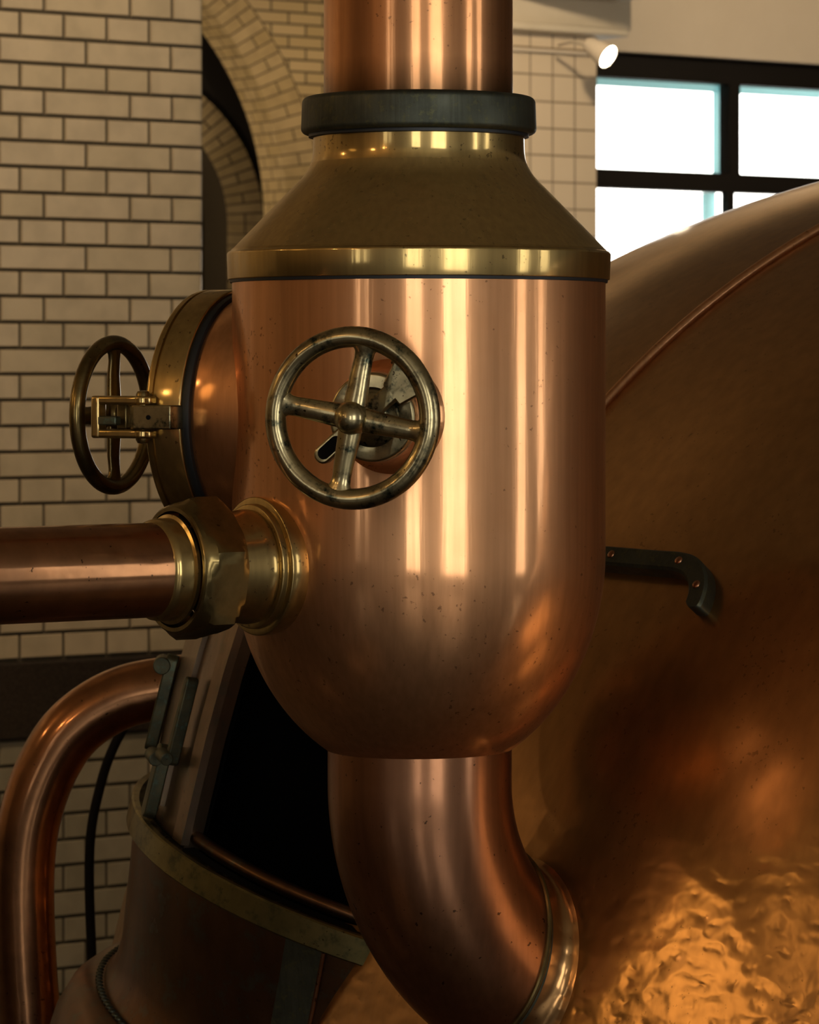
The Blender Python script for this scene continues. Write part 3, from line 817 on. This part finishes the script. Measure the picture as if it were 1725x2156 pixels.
    for i in range(N):
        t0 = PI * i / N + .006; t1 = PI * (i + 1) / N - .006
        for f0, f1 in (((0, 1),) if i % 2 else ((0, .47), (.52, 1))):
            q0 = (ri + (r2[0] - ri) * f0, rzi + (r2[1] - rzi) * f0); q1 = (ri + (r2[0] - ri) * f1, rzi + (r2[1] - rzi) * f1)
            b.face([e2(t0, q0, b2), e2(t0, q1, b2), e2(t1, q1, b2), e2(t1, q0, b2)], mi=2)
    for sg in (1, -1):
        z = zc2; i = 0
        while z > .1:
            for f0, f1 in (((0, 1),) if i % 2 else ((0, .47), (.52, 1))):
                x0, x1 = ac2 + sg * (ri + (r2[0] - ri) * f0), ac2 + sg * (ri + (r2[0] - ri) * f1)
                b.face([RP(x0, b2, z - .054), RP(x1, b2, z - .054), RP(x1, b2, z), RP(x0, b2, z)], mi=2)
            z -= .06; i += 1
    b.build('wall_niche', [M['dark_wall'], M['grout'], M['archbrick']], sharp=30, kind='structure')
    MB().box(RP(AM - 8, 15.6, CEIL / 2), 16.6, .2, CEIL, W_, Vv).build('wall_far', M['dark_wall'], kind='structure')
arch_wall()

# white tiled pillar, beam, window wall
PB = 7.55
def pillar():
    a1 = ray(1257, 300, PB)[0]; a0 = a1 - .55
    ztop = ray(1180, 72, PB)[1]
    b = MB()
    def panel(p, q, u0, u1): b.face([p, q, q + UP * ztop, p + UP * ztop], uv=[(u0, 0), (u1, 0), (u1, ztop), (u0, ztop)])
    panel(RP(a0, PB), RP(a1, PB), a0 - a1, 0); panel(RP(a1, PB), RP(a1, PB + .7), 0, .7); panel(RP(a1, PB + .7), RP(a0, PB + .7), 0, .55); panel(RP(a0, PB + .7), RP(a0, PB), 0, .7)
    b.build('wall_pillar', M['pillar'], kind='structure')
    MB().box(RP((a0 + a1) / 2 + .02, PB + .33, ztop + .012), .55 + .13, .84, .03, W_, Vv).build('trim_2', M['plaster'], kind='structure', bevel=.008)
    # capital below the cap: slim moulding
    MB().box(RP((a0 + a1) / 2, PB + .34, ztop - .07), .55 + .012, .74, .012, W_, Vv).build('trim_3', M['white_plaster'], kind='structure', bevel=.003)
    zb = ztop + .03
    MB().box(RP(a1 - .20, (PB + .7 + B0) / 2, (zb + .10 + CEIL) / 2), .52, PB + .7 - B0, CEIL - zb - .10, W_, Vv).build('trim_4', M['white_plaster'], kind='structure', bevel=.01)
    MB().box(RP(a1 - .20, PB + .35, zb + .06), .70, .75, .13, W_, Vv).build('trim_5', M['plaster'], kind='structure', bevel=.01)
pillar()
WB = 8.73
def window_wall():
    aL, zt = ray(1240, 104, WB)[0], ray(1300, 107, WB)[1]
    _, zf = ray(1300, 163, WB)
    aR = 10.5; zs = .75
    th = .35
    b = MB()
    def bx(a0, a1, z0, z1, nm=None): b.box(RP((a0 + a1) / 2, WB + th / 2, (z0 + z1) / 2), a1 - a0, th, z1 - z0, W_, Vv)
    wl = ray(1225, 300, WB)[0]
    bx(AE, wl, 0, CEIL); bx(wl, aR, zt, CEIL); bx(wl, aR, 0, zs)
    b.build('wall_window', M['white_plaster'], kind='structure')
    # frame: head rail, transom, mullions
    f = MB()
    fy = WB + .06; fd = .07
    rx = lambda px, py: ray(px, py, fy)
    zf = rx(1300, 163)[1]
    def fr(a0, a1, z0, z1, dp=fd): f.box(RP((a0 + a1) / 2, fy + dp / 2, (z0 + z1) / 2), a1 - a0, dp, z1 - z0, W_, Vv)
    fr(wl, aR, zf, zt)
    z355, z390 = rx(1400, 360)[1], rx(1400, 400)[1]
    fr(wl, aR, z390, z355)
    m0, m1 = rx(1537, 300)[0], rx(1559, 300)[0]
    fr(m0, m1, z355 - .001, zf)
    n0, n1 = rx(1532, 420)[0], rx(1547, 420)[0]
    fr(n0, n1, zs + .06, z390, .04)
    pitch = .95
    for k in range(1, 4):
        fr(m0 + pitch * k, m1 + pitch * k, z355 - .001, zf); fr(n0 + pitch * k, n1 + pitch * k, zs + .06, z390, .04)
    fr(wl, aR, zs, zs + .06)
    fr(wl, aR, (zs + z390) / 2 - .03, (zs + z390) / 2 + .03)
    w = f.build('window_1', M['black_paint'], kind='structure')
    g_ = MB(); g_.face([RP(wl, fy + .035, zs), RP(aR, fy + .035, zs), RP(aR, fy + .035, zt), RP(wl, fy + .035, zt)]); g_.build('pane', M['glass'], w)
    # pale outer sash seen through the panes
    s = MB()
    for (a0, a1, z0, z1) in [(m0 - .012, m0 + .022, z355, zf), (n0 - .060, n0 - .004, zs, z390), (wl, m0, zf - .030, zf + .005), (m1, aR, zf - .030, zf + .005)]:
        s.box(RP((a0 + a1) / 2, fy + .088, (z0 + z1) / 2), a1 - a0, .03, z1 - z0, W_, Vv)
    s.build('outer_sash', M['blue_sash'], w)
    # side walls that close the recess towards the arch
window_wall()
# diagonal return wall that closes the far wing
AQ = ray(1190, 300, 12.3)[0]; p_, q_ = RP(AE, WB + .2), RP(AQ, 12.3)
u_ = (q_ - p_); MB().box((p_ + q_) / 2 + UP * (CEIL / 2), u_.length, .2, CEIL, u_.normalized(), UP.cross(u_.normalized())).build('wall_return', M['room_wall'], kind='structure')
MB().box(RP(AQ, 14.05, CEIL / 2), .2, 3.6, CEIL, W_, Vv).build('wall_wing', M['dark_wall'], kind='structure')

# walls around and behind the camera, with daylight windows
def wall_with_openings(name, o_fn, u0, u1, wins, th=.3):
    b = MB(); cur = u0
    def bx(s0, s1, z0, z1):
        if s1 - s0 < 1e-4 or z1 - z0 < 1e-4: return
        c, eu, ev = o_fn((s0 + s1) / 2)
        for q0, q1, mi in ((z0, min(z1, 1.15), 1), (max(z0, 1.15), z1, 0)):      # dark dado added below to darken the reflections, tile above
            if q1 - q0 > 1e-4: b.box(c + UP * ((q0 + q1) / 2), s1 - s0, th, q1 - q0, eu, ev, mi=mi)
    for (s0, s1, z0, z1) in sorted(wins):
        bx(cur, s0, 0, CEIL); bx(s0, s1, 0, z0); bx(s0, s1, z1, CEIL); cur = s1
    bx(cur, u1, 0, CEIL)
    b.build(name, [M['room_wall'], M['dark_wall']], kind='structure')
WN = [2]
def window_unit(o_fn, s0, s1, z0, z1, nx, nz):
    f = MB(); fw = .035
    def bx(a0, a1, q0, q1):
        c, eu, ev = o_fn((a0 + a1) / 2); f.box(c + UP * ((q0 + q1) / 2), a1 - a0, .08, q1 - q0, eu, ev)
    bx(s0, s1, z0, z0 + .06); bx(s0, s1, z1 - .06, z1); bx(s0, s0 + .05, z0 + .06, z1 - .06); bx(s1 - .05, s1, z0 + .06, z1 - .06)
    for k in range(1, nx): a = s0 + (s1 - s0) * k / nx; bx(a - fw / 2, a + fw / 2, z0 + .06, z1 - .06)
    for k in range(1, nz):
        q = z0 + (z1 - z0) * k / nz
        for i in range(nx):
            bx(s0 + .05 if i == 0 else s0 + (s1 - s0) * i / nx + fw / 2, s1 - .05 if i == nx - 1 else s0 + (s1 - s0) * (i + 1) / nx - fw / 2, q - fw / 2, q + fw / 2)
    w = f.build('window_%d' % WN[0], M['black_paint'], kind='structure'); WN[0] += 1
    c, eu, ev = o_fn((s0 + s1) / 2)
    g_ = MB(); h = (s1 - s0) / 2
    g_.face([c - eu * h + UP * z0, c + eu * h + UP * z0, c + eu * h + UP * z1, c - eu * h + UP * z1]); g_.build('pane', M['glass'], w)
    # daylight portal
    l = bpy.data.lights.new('daylight_portal', 'AREA'); l.shape = 'RECTANGLE'; l.size = s1 - s0; l.size_y = z1 - z0; l.cycles.is_portal = True
    lo = bpy.data.objects.new('daylight_portal', l); COL.objects.link(lo)
    lo.location = c + UP * ((z0 + z1) / 2) - ev * .2
    return lo, ev
def of_back(s): return RP(s, B0 - .15), W_, Vv
def of_left(s): return RP(A0 - .15, s), Vv, W_
def of_right(s): return RP(A1 + .15, s), Vv, -W_
def aim(lo, dirv):
    lo.rotation_euler = dirv.to_track_quat('-Z', 'Y').to_euler()
wb = [(-5.35, -3.75, .45, 3.5), (-2.25, -.6, .45, 3.5), (2.75, 3.65, .45, 3.5), (5.0, 6.1, .45, 3.5)]
wl_ = [(-3.75, -3.45, 1.0, 3.3), (-2.95, -2.6, 1.0, 3.3)]
wall_with_openings('wall_front', of_back, A0 - .3, A1 + .3, wb)
wall_with_openings('wall_west', of_left, B0, 16, wl_)
wall_with_openings('wall_east', of_right, B0, WB + .2, [])
for w in wb:
    lo, ev = window_unit(of_back, *w, 2, 7); aim(lo, Vv)
for w in wl_:
    lo, ev = window_unit(of_left, *w, 1, 4); aim(lo, W_)
l = bpy.data.lights.new('daylight_portal', 'AREA'); l.shape = 'RECTANGLE'; l.size = 4.4; l.size_y = 2.2; l.cycles.is_portal = True
lo = bpy.data.objects.new('daylight_portal', l); COL.objects.link(lo); lo.location = RP(8.4, WB + .45, 1.8); aim(lo, -Vv)
# end of the wing beyond the window wall

# spotlight by the pillar
def spot_fixture():
    p = P(1279, 118, 12.9)
    d = V((.70, -.50, -.50)).normalized()
    t = thing('spotlight', 'small glowing white spotlight at the top of the pale tiled pillar', 'lamp', p)
    MB().lathe([(.0005, -.10), (.022, -.10), (.03, -.085), (.046, -.002), (.046, .006), (.042, .006), (.040, -.004)], p, d, 32).build('housing', M['white_plaster'], t, sharp=40)
    MB().lathe([(.0005, .0), (.040, .0), (.043, .006)], p, d, 32).build('lens', M['lamp'], t)
    q = p - d * .09
    MB().tube([q, q + V((-.06, .10, .02)), q + V((-.10, .24, .02))], .006, 12).build('bracket', M['white_plaster'], t)
spot_fixture()

# ------------------------------------------------------------------ light
def point(name, loc, e, col, r=.05):
    l = bpy.data.lights.new(name, 'POINT'); l.energy = e; l.color = col; l.shadow_soft_size = r
    o = bpy.data.objects.new(name, l); COL.objects.link(o); o.location = loc; return o
def spot(name, loc, tgt, e, col, ang=60, r=.06, blend=.6):
    l = bpy.data.lights.new(name, 'SPOT'); l.energy = e; l.color = col; l.shadow_soft_size = r; l.spot_size = math.radians(ang); l.spot_blend = blend
    o = bpy.data.objects.new(name, l); COL.objects.link(o); o.location = loc; aim(o, V(tgt) - V(loc)); return o
WARM = (1, .60, .28); WARM2 = (1, .74, .46)
point('ceiling_lamp', RP(-4.6, -.3, 3.1), 24, WARM, .05)
point('ceiling_lamp', RP(-3.6, 2.6, 3.2), 20, WARM, .05)
point('ceiling_lamp', RP(-5.2, -1.6, 3.1), 24, WARM, .05)
# unseen spots added to wash the tiled wall
for a in (-2.0, -.2, 1.6):
    spot('fill_spot', RP(a, 3.0, 3.5), RP(a + .2, 4.42, 2.1), 70, WARM2, 95, .05, .9)
# far hall: fill lights added for ceiling, arch and pillar
spot('ceiling_fill', RP(3.4, 6.2, 2.6), RP(3.8, 7.0, 3.8), 110, WARM2, 140, .06, .9)  # added upward spot, brightens the ceiling that the kettle top reflects
spot('ceiling_fill', RP(-.2, 2.6, 2.7), RP(.2, 3.2, 3.8), 14, WARM2, 140, .06, .9)  # second added upward spot, for the kettle below its seam
point('beam_fill', RP(6.5, 5.8, 1.9), 14, (1, .80, .58), .05)  # added low source that lifts the beam's underside
spot('fill_spot', RP(7.6, 6.6, 3.5), RP(8.4, 8.7, 3.0), 110, WARM2, 120, .05, .9)  # added to brighten the plaster above the window
an = ray(500, 400, 12.9)[0]; point('niche_fill', RP(an - 1.1, 12.3, 2.5), 16, WARM2, .06)  # added out of sight behind the pier to light the inner arch
spot('fill_spot', RP(AE + .9, 10.3, 3.5), RP(AE + .9, 12.1, 2.2), 70, WARM2, 110, .05, .9)  # added for the arch front, placed to leave the soffit dim
spot('fill_spot', RP(4.4, 5.4, 3.2), RP(6.2, 7.8, 2.7), 200, WARM2, 120, .05, .9)  # added to brighten the pillar
# added warm source without fixture, for the gold reflection in the hammered copper
pk = khit(1520, 2090); vk = (pk - V((0, 0, CZ))).normalized(); nk = knorm(pk); rk = vk - nk * (2 * vk.dot(nk))
spot('gold_fill', pk + rk * 2.6, pk, 46, (1, .60, .22), 20, .55, 1.0)

# world: bright overcast daylight
wd = bpy.data.worlds.new('daylight'); sc.world = wd; wd.use_nodes = True
bg = wd.node_tree.nodes['Background']; bg.inputs[0].default_value = (1, .965, .89, 1); bg.inputs[1].default_value = 7.0

# ------------------------------------------------------------------ camera
cd = bpy.data.cameras.new('camera'); cam = bpy.data.objects.new('camera', cd); COL.objects.link(cam)
cam.location = (0, 0, CZ); cam.rotation_euler = (PI / 2, 0, 0)
cd.sensor_fit = 'VERTICAL'; cd.sensor_height = 36; cd.sensor_width = 36; cd.lens = 36 * F / 2156
cd.shift_y = -(1078 - HOR) / 2156
cd.dof.use_dof = True; cd.dof.focus_distance = 3.62; cd.dof.aperture_fstop = 20
cd.clip_end = 100
sc.camera = cam
vs = sc.view_settings
vs.view_transform = 'Standard'; vs.look = 'None'; vs.exposure = -.12; vs.gamma = 1; vs.use_curve_mapping = False
sc.cycles.use_denoising = True
sc.cycles.max_bounces = 10; sc.cycles.glossy_bounces = 6; sc.cycles.diffuse_bounces = 4
sc.cycles.sample_clamp_indirect = 8
